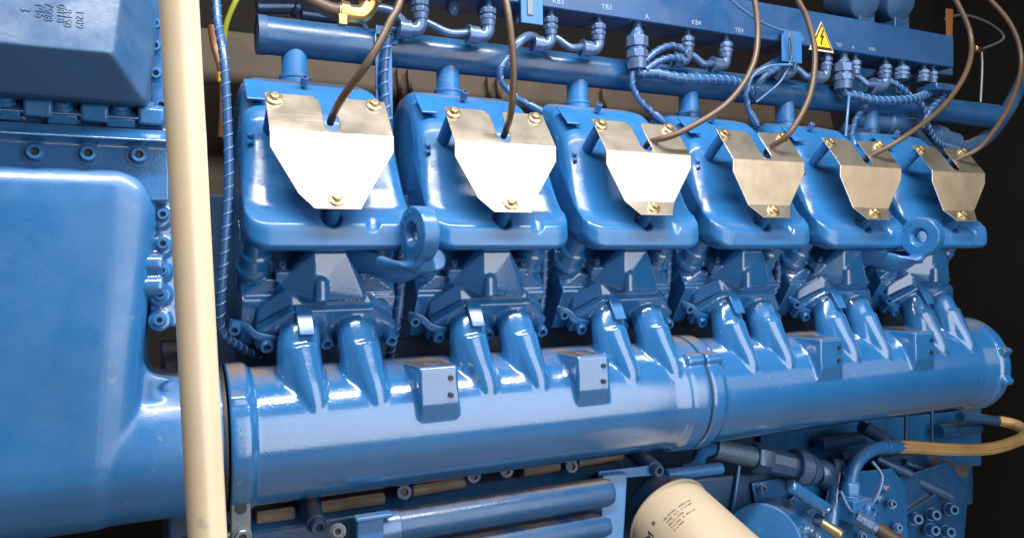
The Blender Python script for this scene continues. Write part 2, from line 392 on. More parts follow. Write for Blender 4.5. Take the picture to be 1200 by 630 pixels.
# --- exhaust manifold: two cast sections
MC = Vector((0, 1.063, -.217)); MR = .090
def ring_prof(x, lst): return [(x0 - x, r) for x0, r in lst]
def runners(mb, k):
    for xa, xb_, xc_ in ((.1845, .1775, .1785), (.2535, .2580, .2600)):
        xa += PITCH * k; xb_ += PITCH * k; xc_ += PITCH * k
        mb.tube([FP(xa, .032, -.012), FP(xa, .0305, .008), FP((xa + xb_) / 2, .0285, .022), (xb_, 1.0325, -.109), (xc_, 1.0270, -.135), (xc_, 1.0255, -.165), (xc_, 1.028, -.192), (xc_, 1.038, -.222)],
                lambda t: (.0232 + .0080 * min(1, t * 1.6), .0215 + .0105 * t), 28, 6, up=(1, 0, 0))
        mb.lathe(FP(xa, .0300, -.004), QN, [(0, .0262), (.0185, .0262), (.0215, .0240)], 28)
        x2 = xc_                                         # ridge where the runner dies into the tube
        mb.tube([(x2 + .000, 1.028, -.105), (x2 + .004, 1.016, -.132), (x2 + .009, 1.004, -.158), (x2 + .012, .999, -.180), (x2 + .013, 1.004, -.204), (x2 + .013, 1.02, -.22)],
                lambda t: (.026 - .015 * t, .024 - .008 * t), 22, 6, up=(1, 0, 0))
    out = [(.1677, -.0045), (.2770, -.0045), (.3165, .033), (.3165, .066), (.1269, .066), (.1269, .033)]
    mb.prism([FP(x + PITCH * k, s, .0008) for x, s in out], QN * .0150)
def pad(mb, x0):
    y = .9645; w = .0555
    f = [(x0, y, -.131), (x0 + w, y, -.131), (x0 + w + .002, y + .002, -.183), (x0 + .003, y + .002, -.183)]
    mb.hull(f + [(x0 + .004, y + .013, -.217), (x0 + w + .002, y + .013, -.217), (x0 - .002, 1.09, -.131), (x0 + w + .002, 1.09, -.131), (x0, 1.06, -.22), (x0 + w, 1.06, -.22)])
def manifold_a():
    mb = MB()
    mb.lathe((0, *MC.yz), (1, 0, 0), [(.086, .098), (.108, .0985), (.113, .0955), (.118, .090), (.745, .090), (.766, .092), (.774, .0965), (.802, .0975), (.8065, .0965)], 72)
    for k in range(3): runners(mb, k)
    mb.cyl((.086, .993, -.160), (.107, .993, -.160), .011, n=16)
    mb.cyl((.773, .993, -.155), (.8065, .993, -.155), .012, n=16)
    pad(mb, .3195); pad(mb, .3195 + PITCH)
    return mb
def manifold_b():
    mb = MB()
    mb.lathe((0, *MC.yz), (1, 0, 0), [(.8095, .0965), (.814, .0975), (.835, .0970), (.841, .091), (.848, .090), (1.50, .090), (1.515, .092), (1.535, .0945), (1.541, .0985), (1.563, .0985), (1.569, .093), (1.585, .066), (1.591, .03)], 72)
    for k in (3, 4, 5): runners(mb, k)
    mb.cyl((.8095, .993, -.155), (.843, .993, -.155), .012, n=16)
    for a in (70, 105): 
        q = Vector((1.538, MC.y - math.sin(math.radians(a)) * .1, MC.z + math.cos(math.radians(a)) * .1)); mb.cyl(q, q + Vector((.026, 0, 0)), .008, n=14)
    pad(mb, .3195 + PITCH * 3); pad(mb, .3195 + PITCH * 4)
    return mb
ma = manifold_a().fuse('exhaust_manifold', M['cast'], eng, .0026, 4)
mbb = manifold_b().fuse('exhaust_manifold', M['cast'], eng, .0026, 4)
MB().cyl((.8055, *MC.yz), (.8105, *MC.yz), .0945, n=64).build('gasket', M['black'], ma)
for k, par in ((0, ma), (1, ma), (3, mbb), (4, mbb)):
    x = .3195 + PITCH * k
    for z in (-.1475, -.1705): MB().cyl((x + .0445, .9655, z), (x + .0445, .9628, z), .0036, n=14).build('screw_hole', M['socket'], par)
    MB().lathe((x + .027, .992, -.1315), (0, 0, 1), [(0, .0115), (.0014, .0115), (.0014, .008), (.0006, .008)], 20).build('threaded_hole', M['deep'], par)
for k in range(6):
    par = ma if k < 3 else mbb
    for x in (.1400, .2185, .309):
        socket_screw(par, FP(x + PITCH * k, .051, .0140), (0, -.84, -.54), .0092, .016)
    tb = MB(); x = .1828 + PITCH * k
    tb.hull([FP(x - .0105, -.006, .006), FP(x + .0105, -.006, .006), FP(x - .0105, -.006, .0195), FP(x + .0105, -.006, .0195), (x - .009, 1.0065, -.084), (x + .0115, 1.0065, -.084), (x - .008, 1.030, -.084), (x + .0115, 1.030, -.084)])
    t = tb.build('flange_tab', M['paint'], par, .0015)
    MB().cyl(FP(x, .003, .0190), FP(x, .003, .0236), .0030, n=12).build('screw_hole', M['socket'], t)

# --- lifting eyes
def lifting_eye(k):
    ox = PITCH * k; mb = MB(); c = Vector((.3165 + ox, .946, .044)); n = Vector((-.985, -.17, 0)).normalized()
    mb.lathe(c - n * .012, n, [(0, .0350), (.001, .0360), (.023, .0360), (.024, .0350)], 44)
    u = Vector((0, 0, 1)); v = n.cross(u)
    mb.tube([c + Vector((.004, .004, -.020)), (.312 + ox, .962, .003), (.296 + ox, .978, -.004), (.278 + ox, .995, .002), (.262 + ox, 1.012, .010), (.245 + ox, 1.045, .012)], lambda t: (.024 - .003 * t, .0095), 14, 6, up=(0, -.8, .45))
    mb.hull([(.318 + ox, .955, .02), (.338 + ox, .955, .02), (.315 + ox, .965, -.006), (.345 + ox, .965, -.004), (.33 + ox, 1.05, .02), (.36 + ox, 1.05, .02), (.33 + ox, 1.05, -.01), (.36 + ox, 1.05, -.01)])
    mb.cyl((.352 + ox, .985, .012), (.352 + ox, 1.06, .0), .016, n=20)
    cut = MB(); cut.lathe(c - n * .02, n, [(0, .0185), (.008, .0165), (.016, .0110), (.024, .0110), (.032, .0165), (.04, .0185)], 30)
    o = mb.fuse('lifting_eye', M['paint'], eng, .0017, 2, cut)
    for i, ch in enumerate('GNI'):
        a = math.radians(150 - 28 * i); p = c + n * .0122 + (u * math.sin(a) + v * -math.cos(a)) * .0265
        text('raised_letter', ch, .010, p, (u * math.cos(a) + v * math.sin(a)), (u * math.sin(a) - v * math.cos(a)), M['paint'], o, .0008)
    return o
lifting_eye(0); lifting_eye(4)

# --- coolant pipe behind the covers
cp = MB(); cp.lathe((.150, 1.158, .3404), (1, 0, 0), [(0, .020), (.003, .0274), (W(1166, 120, 1.158).x - .15, .0274)], 40)
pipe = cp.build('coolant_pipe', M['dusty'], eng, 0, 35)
MB().lathe((.146, 1.158, .3404), (1, 0, 0), [(0, .0285), (.012, .0285)], 36).build('end_cap', M['deep'], pipe)
for x in (.30, .33): MB().cyl((x, 1.1, .373) if 0 else (x, 1.135, .3625), (x, 1.150, .372), .004, n=10).build('clip', M['gland'], pipe)
MB().box((.3245, 1.127, .235), (.026, .004, .235)).box((.3300, 1.127, .352), (.034, .004, .026)).build('cable_support', M['paint'], pipe, .0008)
socket_screw(pipe, (.3345, 1.126, .350), (0, -1, 0), .0062, .005)

# --- wiring duct with glands
DY = 1.09
dz0, dz1 = .4165, .4850
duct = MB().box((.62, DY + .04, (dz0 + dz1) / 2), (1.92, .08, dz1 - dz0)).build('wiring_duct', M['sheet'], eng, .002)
def duct_u(u, v): return W(u, v, DY - .0006)
for s, u, v in (('KB3', 654, 2), ('TB3', 711, 9), ('A', 758, 20), ('KB4', 816, 27), ('TB4', 866, 36), ('KB5', 938, 46), ('TB5', 983, 53), ('A', 1000, 56), ('KB6', 1022, 58)):
    text('terminal_mark', s, .0125 if u < 900 else .0105, duct_u(u, v), (1, 0, .05), (-.12, 0, 1), M['mark'], duct, .0002)
tc = duct_u(962, 44); tc.y = DY - .001
sg = MB(); tr = [(-.0375, -.030), (.0375, -.030), (0, .036)]
def tri(k, y): return [(tc.x + a * k, y, tc.z - .001 + b * k) for a, b in tr]
sign = MB().prism(tri(.88, tc.y), (0, -.0008, 0)).build('warning_sign', M['rim'], duct)
sign['label'] = 'yellow triangle sign with a black lightning bolt'
MB().prism(tri(.76, tc.y - .0012), (0, -.0003, 0)).build('sign_border', M['ink'], sign)
MB().prism(tri(.60, tc.y - .0018), (0, -.0003, 0)).build('sign_field', M['yellow'], sign)
bolt_pts = [(.003, .016), (-.0065, -.001), (-.001, -.001), (-.004, -.013), (-.006, -.010), (-.0025, -.019), (.001, -.0115), (-.0015, -.013), (.0065, .003), (.001, .003), (.0055, .016)]
MB().prism([(tc.x + a * .9, tc.y - .0024, tc.z + b * .9) for a, b in bolt_pts], (0, -.0003, 0)).build('lightning_symbol', M['ink'], sign)
GY = 1.108
def gland(u, v, r, L, elbow=0, side=-1):
    p = W(u, v, GY); x = p.x; z = dz0 + .0005
    b = MB(); top = Vector((x, GY, z)); d = Vector((0, 0, -1)); s = L
    b.lathe(top, d, [(0, r * .45), (s * .16, r * .5), (s * .17, r * .62), (s * .24, r * .62), (s * .30, r * .95)], 20)
    b.lathe(top, d, [(s * .30, r), (s * .52, r)], 8)
    b.lathe(top, d, [(s * .52, r * .82), (s * .60, r * .82)], 20)
    b.lathe(top, d, [(s * .60, r * .98), (s * .76, r * .98)], 8)
    b.lathe(top, d, [(s * .76, r * .86), (s, r * .80)], 20)
    o = b.build('cable_gland', M['gland'], duct, .0006, 35)
    e = top + d * s
    if elbow:
        q = MB(); q.tube([e + Vector((0, 0, .006)), e + Vector((0, 0, -r * .5)), e + Vector((side * r * .5, 0, -r * 1.1)), e + Vector((side * r * 1.5, 0, -r * 1.2))], r * .72, 14, 6)
        q.lathe(e + Vector((side * r * 1.2, 0, -r * 1.2)), (side, 0, 0), [(0, r * .98), (r * 1.1, r * .98), (r * 1.12, r * 1.12), (r * 1.3, r * 1.12)], 14)
        q.build('elbow', M['gland'], o, .0004, 35)
    return e
E_ = {}
for key, (u, r, L, el) in dict(a=(493, 0.0140, 0.042, 1), b=(572, 0.0140, 0.038, 1), c=(645, 0.0133, 0.040, 1), d=(701, 0.0133, 0.038, 1), e=(746, 0.0202, 0.079, 0), f=(805, 0.0133, 0.038, 1), g=(850, 0.0133, 0.038, 1),
                               h=(928, 0.0133, 0.037, 1), i=(967, 0.0133, 0.038, 1), j=(987, 0.0215, 0.071, 0), k=(1001, 0.0130, 0.038, 0), l=(1036, 0.0149, 0.038, 1), m=(1055, 0.0182, 0.036, 0), n=(1081, 0.0143, 0.034, 0), o=(1092, 0.0117, 0.034, 0)).items():
    E_[key] = gland(u, 40, r, L, el)
for u, v, r in ((530, 8, .011), (565, 12, .0085), (605, 12, .006)):
    p = W(u, v, GY + .03); MB().lathe((p.x, p.y, dz0 + .001), (0, 0, -1), [(0, r), (.012, r), (.017, r * .7), (.020, r * .3)], 8).build('blanking_plug', M['gland'], duct, .0008)
def link_tube(name, mat, r, pts, par): return MB().tube(pts, r, 12, 8).build(name, M[mat], par, 0, 60)
def sw(a): return a + Vector((-.026, 0, -.013))
def sr(a): return a + Vector((.006, 0, -.010))
for a, b in (('a', 'b'), ('c', 'd'), ('f', 'g'), ('h', 'i'), ('k', 'l')):
    p, q = sr(E_[a]), sw(E_[b]); md = (p + q) / 2 + Vector((0, -.004, -.006)); link_tube('conduit_link', 'gland', .0062, [p + Vector((-.004, .006, .012)), p + Vector((.01, .002, .006)), md, q, q + Vector((.015, 0, 0))], duct)
# bracket plates hanging under the duct
for u0, u1, v1, yy in ((613, 623, 27, 1.085), (918, 930, 72, 1.082)):
    p = W(u0, v1, yy); q = W(u1, v1, yy)
    top = dz1 if u0 > 700 else dz1 + .03
    top = W(u0, 35, yy).z if u0 > 700 else top
    cc = ((p.x + q.x) / 2 + .008, yy, (p.z + top) / 2)
    b = MB().box(cc, (q.x - p.x + .024, .003, top - p.z)).build('duct_bracket', M['paint'], duct, .0008)
    MB().box((cc[0] - .004, yy - .0025, cc[2]), (.010, .002, (top - p.z) * .8)).build('slotted_rail', M['slate'], b, .0005)

# --- charge air housing at the near end
zf = lambda v, y: W(100, v, y).z
def xf(u, v, y): return W(u, v, y).x
hb = MB()
pr = [(.9900, .121), (.9790, .114), (.9715, .100), (.9695, .080)]; 
for i in range(9):
    a = math.pi / 2 * i / 8; pr.append((1.063 - .0935 * math.cos(a), -.217 - .0935 * math.sin(a)))
pr += [(1.16, -.3105), (1.16, .121)]
def hx(z): return -.016 + max(0, (z + .10)) / .218 * .027
rings = []; RH = .048; ccy, ccz = 1.06, -.09
for i in range(14):
    d_ = -.62 if i == 0 else -RH + RH * math.sin(math.pi / 2 * i / 13); ins = 0 if i == 0 else RH - RH * math.cos(math.pi / 2 * i / 13)
    ring = []
    for y, z in pr:
        v = Vector((0, y - ccy, z - ccz)); v *= (v.length - ins) / v.length
        ring.append(hb.bm.verts.new((d_ + (hx(z) if i else 0), ccy + v.y, ccz + v.z)))
    rings.append(ring)
hb.skin(rings)
hb.lathe((0, *MC.yz), (1, 0, 0), [(-.1, .09), (.066, .0905), (.076, .0935), (.083, .0935)], 64)
# fillet between the face and the pipe
for i in range(7):
    a = math.pi / 2 * i / 6; rr = .045
    hb.cyl((-.06, 1.055, -.12), (-.03 + rr * (1 - math.sin(a)), 1.055, -.12 + rr * (1 - math.cos(a)) - .012), .026, n=16) if 0 else None
fil = [(-.05, 1.0, -.17)] + [(-.020 + .045 * (1 - math.sin(math.pi / 2 * i / 8)), 1.0, -.128 + .045 * (1 - math.cos(math.pi / 2 * i / 8))) for i in range(9)] + [(.026, 1.0, -.17)]
hb.prism(fil, (0, .10, 0)); 
hous = hb.fuse('charge_air_housing', M['shell'], eng, .003, 14)
MB().lathe((0, *MC.yz), (1, 0, 0), [(.0795, .0955), (.0835, .0955)], 64).build('seal_ring', M['black'], hous)
# flange strip with screws along the top of the housing
fl = MB()
z0, z1, z2, z3, z4 = .112, zf(166, .975), zf(149, .985), zf(138, .99), zf(118, .97)
fl.prism([(-.62, .984, z0 - .03), (-.62, .984, z1), (-.62, .962, z1 + .003), (-.62, .978, z2), (-.62, 1.0, z2 + .003), (-.62, 1.0, z3), (-.62, .975, z3), (-.62, 1.03, z4 + .02), (-.62, 1.1, z4 + .02), (-.62, 1.1, z0 - .03)], (.62 + xf(198, 150, .98), 0, 0))
flo = fl.build('housing_flange', M['cast'], eng, .003, 40, 3)
for u in (42, 104, 163, -22):
    p = W(u, 181 + (u - 100) * .03, .984); 
    MB().lathe((p.x, .9835, p.z), (0, -1, 0), [(0, .0135), (.0012, .0135), (.0012, .011), (.0002, .0108)], 26).build('spot_face', M['paint'], flo)
    socket_screw(flo, (p.x, .983, p.z), (0, -1, .05), .0088, .010)
for u, v in ((-58, 119), (5, 123), (73, 129), (141, 133)):
    p = W(u, v, .985); q = Vector((p.x, p.y, p.z))
    t = MB().box(q + Vector((0, .012, -.003)), (.030, .034, .012), Matrix.Rotation(math.radians(30), 3, 'X')).build('clamp_tab', M['paint'], flo, .002)
    socket_screw(flo, q + Vector((0, .002, .004)), (0, -.55, .84), .0085, .007, flange=1.25)
    MB().hull([(q.x + .018, .976, q.z - .012), (q.x + .046, .976, q.z - .012), (q.x + .018, .974, q.z + .006), (q.x + .046, .974, q.z + .006), (q.x + .018, 1.0, q.z + .02), (q.x + .046, 1.0, q.z + .02), (q.x + .018, 1.02, q.z - .012), (q.x + .046, 1.02, q.z - .012)]).build('clamp_pad', M['paint'], flo, .003)
# right flange plate
fp = MB(); fp.box((.034, 1.02, .052), (.066, .03, .236)); fp.box((.020, 1.03, .24), (.030, .03, .26)); 
for v in (255, 290, 318, 345, 375, 217):
    p = W(189, v, 1.005); fp.cyl((p.x - .002, .998, p.z), (p.x - .002, 1.03, p.z), .013, n=20)
for v in (309, 335):
    p = W(176, v, .99); fp.lathe((p.x - .010, .995, p.z), (1, 0, 0), [(0, .0125), (.024, .0125)], 20)
fpo = fp.fuse('end_flange', M['cast'], eng, .0025, 3)
for u, v in ((192, 217), (191, 252), (191, 286), (190, 317), (188, 345), (187, 375), (182, 56), (183, 88), (189, 125), (172, 12), (182, 30)):
    y = .998 if v > 200 else .992
    p = W(u, v, y); socket_screw(fpo, (p.x, y, p.z), (-.05, -1, .08), .0066, .009, flange=1.3)
# intercooler hood above
zr, zb = zf(60, .915), zf(116, .955)
xr, xb = xf(131, 63, .915), xf(171, 118, .955)
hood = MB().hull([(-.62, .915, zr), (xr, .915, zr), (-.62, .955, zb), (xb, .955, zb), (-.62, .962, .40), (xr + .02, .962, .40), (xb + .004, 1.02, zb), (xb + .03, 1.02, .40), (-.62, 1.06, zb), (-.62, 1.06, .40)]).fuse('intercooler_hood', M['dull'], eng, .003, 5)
hu = Vector((0, .047, .40 - zr)).normalized()
for u, v, s, sz in ((38, 12, 'M6\n3', .013), (64, 15, '0818\n7508', .011), (86, 22, '1209\n8450', .011)):
    b = W(u, v, .94); t = (b.z - zr) / (.40 - zr); p = Vector((b.x, .915 + .047 * t - .0012, b.z))
    y = p.y; b = W(u, v, y); text('casting_number', s, sz, (b.x, y, b.z), -hu, (1, 0, 0), M['dull'], hood, .0009)
# --- engine block and the vee behind
blk = MB(); blk.box((.40, 1.46, -.50), (.76, .56, .72)); blk.box((1.23, 1.66, -.50), (.90, .56, .72)); blk.box((.85, 1.32, -.04), (1.60, .30, .30))
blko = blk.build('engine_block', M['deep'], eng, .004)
MB().box((.78, 1.36, .24), (1.5, .02, .34), Matrix.Rotation(math.radians(-12), 3, 'X')).build('vee_cover', M['brown'], blko, .002)
for x in (.42, .44, .60, .62, .86, 1.10): MB().box((x, 1.335, .22), (.006, .012, .30), Matrix.Rotation(math.radians(-12), 3, 'X')).build('cover_rib', M['brown'], blko)

# --- lower gallery under the manifold
ga = MB(); zt = W(560, 560, 1.08).z
ga.prism([(.12, 1.085, -.42), (.12, 1.085, -.352), (.12, 1.10, -.335), (.12, 1.2, -.325), (.12, 1.2, -.42)], (.60, 0, 0))
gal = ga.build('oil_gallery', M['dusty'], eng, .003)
for u0, v0, u1, v1 in ((300, 606, 345, 600), (375, 594, 450, 583), (482, 575, 545, 564), (612, 552, 655, 545), (676, 541, 728, 532)):
    a = W(u0, v0, 1.085); b = W(u1, v1, 1.085); MB().cyl(a, b, .0085, n=14).build('gallery_rib', M['caked'], gal, .002)
for u, v in ((473, 576), (554, 557), (592, 551), (668, 546)):
    p = W(u, v, 1.075); socket_screw(gal, p, (-.15, -1, .25), .0112, .009, 'deep', 'screw_plug')
for u, v in ((371, 614), (767, 549)):
    p = W(u, v, 1.03); MB().cyl(p + Vector((0, .08, .02)), p, .0135, n=20).build('stud_boss', M['deep'], gal, .002)
    socket_screw(gal, p, (.1, -1, -.1), .0105, .012, 'deep')
# strap under the near end of the manifold
p = W(282, 622, 1.0)
sp = MB().box((p.x, 1.0, p.z + .0), (.024, .012, .12)).build('manifold_support', M['slate'], eng, .002)
socket_screw(sp, (p.x + .001, .994, p.z - .004), (0, -1, 0), .009, .007, 'slate', flange=1.3)
for dz in (.03,): MB().cyl((p.x, .9935, p.z + dz), (p.x, .9925, p.z + dz), .007, n=18).build('slot', M['socket'], sp)
MB().cyl((-.25, 1.06, -.40), (.10, 1.02, -.335), .020, n=20).build('drain_pipe', M['slate'], eng)
MB().cyl((-.25, 1.02, -.43), (.06, 1.0, -.372), .012, n=16).build('drain_pipe', M['deep'], eng)
# two oil pipes in clamps
for (u0, v0, u1, v1, r) in ((430, 624, 714, 573, .0225), (430, 668, 710, 612, .0215)):
    a = W(u0, v0, 1.02); b = W(u1, v1, 1.02); a.z = (a.z + b.z) / 2; b.z = a.z
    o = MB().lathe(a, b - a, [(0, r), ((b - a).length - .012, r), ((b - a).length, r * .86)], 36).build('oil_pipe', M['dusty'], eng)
    cl = a.lerp(b, .03); MB().lathe(cl, (1, 0, 0), [(0, r + .003), (.030, r + .003)], 30).build('pipe_clamp', M['gland'], o, .001)
p = W(434, 612, .995); cb = MB().box((p.x, 1.0, p.z - .02), (.036, .012, .06)).box((p.x + .004, .995, p.z + .008), (.05, .018, .006)).build('clamp_bracket', M['paint'], eng, .002)
p = W(396, 622, 1.0); socket_screw(cb, p, (-.2, -1, .3), .008, .008, 'slate', flange=1.3)
# bracket plate carrying the filter head
a = W(714, 556, 1.0); fb = MB()
fb.hull([W(706, 556, 1.02), W(735, 553, 1.02), W(704, 640, 1.0), W(730, 640, 1.0), W(706, 556, 1.04), W(735, 553, 1.04), W(704, 640, 1.03), W(730, 640, 1.03)])
fb.hull([W(700, 552, 1.03), W(775, 543, 1.03), W(700, 552, 1.10), W(775, 543, 1.10), W(702, 562, 1.03), W(772, 556, 1.03), W(700, 562, 1.1), W(775, 556, 1.1)])
fbo = fb.build('filter_bracket', M['paint'], eng, .003)

# oil filter
fc = W(783, 607, 1.055); fd = Vector((.05, -1, -.37)).normalized()
fh = MB().lathe(fc - fd * .07, fd, [(.03, .062), (.04, .068), (.060, .068), (.062, .064), (.070, .062)], 48).build('filter_head', M['deep'], eng, 0, 35)
fl_ = MB(); RF = .077
fl_.lathe(fc, fd, [(0, RF * .96), (.001, RF + .0018), (.004, RF + .0022), (.006, RF), (.205, RF), (.215, RF * .95), (.222, RF * .8)], 64)
filt = fl_.build('oil_filter', M['cream'], None, 0, 30)
tag(filt, 'cream oil filter canister with black lettering below the manifold', 'oil filter')
ux = fd.cross(Vector((0, 0, 1))).normalized(); uy = ux.cross(fd).normalized()
if uy.z < 0: uy = -uy
def on_filter(t, a): return fc + fd * t + (ux * math.sin(a) + uy * math.cos(a)) * (RF + .0004), (ux * math.cos(a) - uy * math.sin(a))
def arc_text(s, size, t, a0, step):                  # printed letters follow the can, one by one
    for i, ch in enumerate(s):
        if ch == ' ': continue
        p, tan = on_filter(t, a0); n = (p - fc - fd * t).normalized(); u = -fd; r = u.cross(n)
        a = a0 + step * i * (1 if r.dot(tan) > 0 else -1)
        p, tan = on_filter(t, a); n = (p - fc - fd * t).normalized()
        text('printed_letter', ch, size, p, u.cross(n), u, M['ink'], filt, .0002)
A0 = ux.dot(Vector((-1, 0, 0)))
def fa(deg): return math.radians(deg) * (1 if A0 > 0 else -1)      # degrees from the top of the can towards its left side
arc_text('MWM', .021, .046, fa(112), math.radians(16))
arc_text('®', .009, .040, fa(64), math.radians(10))
for i, ln in enumerate(('ORIGINAL SERVICE', 'LUBE OIL FILTER', 'OELFILTER', 'FILTRE A HUILE', 'FILTRO')):
    arc_text(ln, .0044, .052 + .0065 * i, fa(52), math.radians(2.6))

# --- pump and starter group at the lower right, beyond the filter
pg = MB()
def hullpx(mb, pts, y0, y1):
    mb.hull([W(u, v, y0) for u, v in pts] + [W(u, v, y1) for u, v in pts]); return mb
b1 = MB(); hullpx(b1, [(812, 560), (905, 552), (905, 660), (812, 680)], 1.14, 1.34); b1o = b1.build('gear_case', M['deep'], eng, .006, 40, 3)
b = MB(); b.tube([W(866, 545, 1.135), W(862, 575, 1.133), W(856, 612, 1.13)], .004, 8, 4); b.build('case_rib', M['paint'], b1o)
b2 = MB(); hullpx(b2, [(925, 585), (958, 556), (1045, 548), (1062, 570), (1066, 680), (925, 690)], 1.11, 1.32)
FC = W(893, 636, 1.04); FN = Vector((-.80, -.52, .16)).normalized()
b2.lathe(FC - FN * .005, -FN, [(0, .064), (.15, .064)], 40)
b2.cyl(W(983, 553, 1.085), W(972, 618, 1.07), .0155, n=18)
b2.cyl(W(983, 540, 1.085), W(982, 556, 1.085), .0135, n=18)
b2.cyl(W(925, 568, 1.045), W(968, 596, 1.04), .0125, n=18)
b2.hull([W(925, 600, 1.08), W(1000, 585, 1.08), W(1000, 640, 1.06), W(925, 650, 1.06), W(925, 600, 1.2), W(1000, 585, 1.2), W(1000, 640, 1.2), W(925, 650, 1.2)])
pump = b2.fuse('lube_oil_pump', M['cast'], eng, .0026, 3)
for u, v, y, n_ in ((970, 598, 1.034, (.3, -.8, -.35)), (982, 541, 1.082, (0, -.1, 1))):
    p = W(u, v, y); MB().lathe(p, n_, [(-.004, .0095), (.004, .0095), (.004, .0055), (.001, .005)], 18).build('plug', M['gland'], pump)
MB().lathe(FC, FN, [(-.010, .068), (-.002, .0685), (.001, .066), (.0015, .058), (.0022, .001)], 44).build('end_cover', M['paint'], pump)
b3 = MB(); hullpx(b3, [(1050, 560), (1110, 540), (1135, 575), (1130, 630), (1090, 670), (1045, 670)], 1.16, 1.36)
b3.hull([W(1040, 545, 1.2), W(1135, 560, 1.2), W(1090, 530, 1.36), W(1140, 545, 1.36), W(1040, 575, 1.2), W(1140, 590, 1.2), W(1040, 575, 1.36), W(1140, 590, 1.36)])
b3.hull([W(1062, 600, 1.145), W(1100, 575, 1.145), W(1066, 590, 1.2), W(1104, 565, 1.2), W(1062, 640, 1.2), W(1120, 620, 1.2)])
b3.hull([W(1030, 536, 1.22), W(1085, 531, 1.22), W(1030, 548, 1.2), W(1090, 545, 1.2), W(1030, 536, 1.4), W(1085, 531, 1.4), W(1030, 560, 1.4), W(1090, 560, 1.4)])
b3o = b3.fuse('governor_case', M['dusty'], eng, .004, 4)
for u, v, y in ((1070, 607, 1.15), (1091, 602, 1.15), (1112, 596, 1.15), (1090, 620, 1.14), (1108, 622, 1.14)):
    p = W(u, v, y); socket_screw(b3o, p, (-.3, -.9, .2), .012, .02, 'paint', flange=1.2)
for u, v, y, r_ in ((1114, 582, 1.14, .0125), (1068, 556, 1.15, .010), (1100, 560, 1.17, .009), (1125, 566, 1.17, .008)):
    p = W(u, v, y); MB().cyl(p + Vector((-.075, .03, .04)), p, r_, n=18).build('guide_boss', M['dusty'], b3o, .003)
bm_ = MB(); hullpx(bm_, [(890, 505), (1150, 478), (1150, 545), (890, 560)], 1.36, 1.6); bo = bm_.build('rear_casting', M['paint'], eng, .006)
for u0, v0, u1, v1, y, r in ((1062, 470, 1061, 530, 1.30, .004), (1092, 470, 1092, 525, 1.30, .004), (1010, 500, 1046, 520, 1.24, .014), (960, 520, 1010, 512, 1.32, .016), (1100, 505, 1145, 500, 1.32, .018), (985, 535, 1040, 532, 1.30, .011)):
    MB().cyl(W(u0, v0, y), W(u1, v1, y), r, n=16).build('stud_sleeve', M['dusty'], bo, .001)
b = MB(); hullpx(b, [(880, 565), (930, 556), (965, 565), (960, 600), (885, 600)], 1.13, 1.3); b.build('pump_flange', M['paint'], eng, .005, 40, 3)
for u, v in ((893, 572), (948, 566), (1000, 600), (1045, 590), (1052, 618), (1010, 628)): socket_screw(pump, W(u, v, 1.095 if u > 960 else 1.125), (-.3, -.9, .3), .0075, .008, 'paint', flange=1.3)
# S bend pipe and hydraulic hose with fittings
b = MB(); b.tube([W(800, 552, 1.10), W(812, 548, 1.10), W(818, 540, 1.11), W(822, 530, 1.12), W(838, 524, 1.13), W(846, 525, 1.13)], .0125, 16, 6)
sb = b.build('bent_pipe', M['paint'], eng)
MB().cyl(W(780, 556, 1.06), W(845, 548, 1.06), .0105, n=18).build('linkage_rod', M['paint'], eng, .002)
MB().hull([W(785, 556, 1.08), W(815, 552, 1.08), W(795, 585, 1.08), W(806, 585, 1.08), W(785, 556, 1.1), W(815, 552, 1.1), W(795, 585, 1.1), W(806, 585, 1.1)]).build('linkage_arm', M['paint'], eng, .003)
ha, hb_ = W(836, 524, 1.13), W(960, 553, 1.10); hd = (hb_ - ha); hl = hd.length
hf = MB(); hf.lathe(ha + hd * .36, hd, [(0, .027), (.003, .029), (hl * .12, .029), (hl * .135, .027)], 6, .3); hf.lathe(ha + hd * .42, hd, [(.02, .0235), (hl * .34, .0235)], 8)
hf.lathe(ha + hd * .74, hd, [(0, .033), (.002, .0345), (.024, .0345), (.025, .030), (.030, .030), (.031, .032), (.040, .031), (.058, .020)], 30)
hf.tube([ha + hd * .98, hb_ + hd * .06, hb_ + Vector((.05, .01, -.05)), hb_ + Vector((.055, .01, -.10))], .024, 20, 6)
hfo = hf.build('pipe_union', M['gland'], eng, .0012, 35)
hz = MB().tube([ha, ha + hd * .2, ha + hd * .39], .0200, 28, 8).build('woven_sleeve', principled('woven_blue_sleeve', (.10, .18, .28), .35, metal=.3, bump=.8, scale=330), hfo)
# elbow and hex fittings that carry the tan hose
pe = W(997, 560, 1.05)
b = MB(); b.tube([pe + Vector((0, 0, -.03)), pe + Vector((0, 0, .0)), W(1003, 543, 1.05), W(1017, 529, 1.06), W(1036, 523, 1.075), W(1056, 522, 1.09)], .0125, 18, 8)
b.lathe(W(1036, 523, 1.073), W(1056, 522, 1.09) - W(1036, 523, 1.073), [(0, .0145), (.030, .0145)], 20)
b.lathe(pe + Vector((0, 0, -.03)), (0, 0, 1), [(0, .0185), (.020, .0185), (.024, .016)], 6)
b.lathe(pe + Vector((0, 0, -.034)), (0, 0, 1), [(-.006, .019), (.004, .019)], 20)
fe = b.build('hose_elbow', M['paint'], eng, .0012, 35)
q = pe + Vector((.006, 0, -.058)); MB().box(q, (.050, .045, .042)).lathe(q + Vector((.014, -.022, -.002)), (.2, -1, 0), [(0, .017), (.008, .017), (.010, .0155), (.010, .008), (.004, .007)], 20).build('valve_block', M['paint'], fe, .003)
q2 = W(978, 600, 1.03)
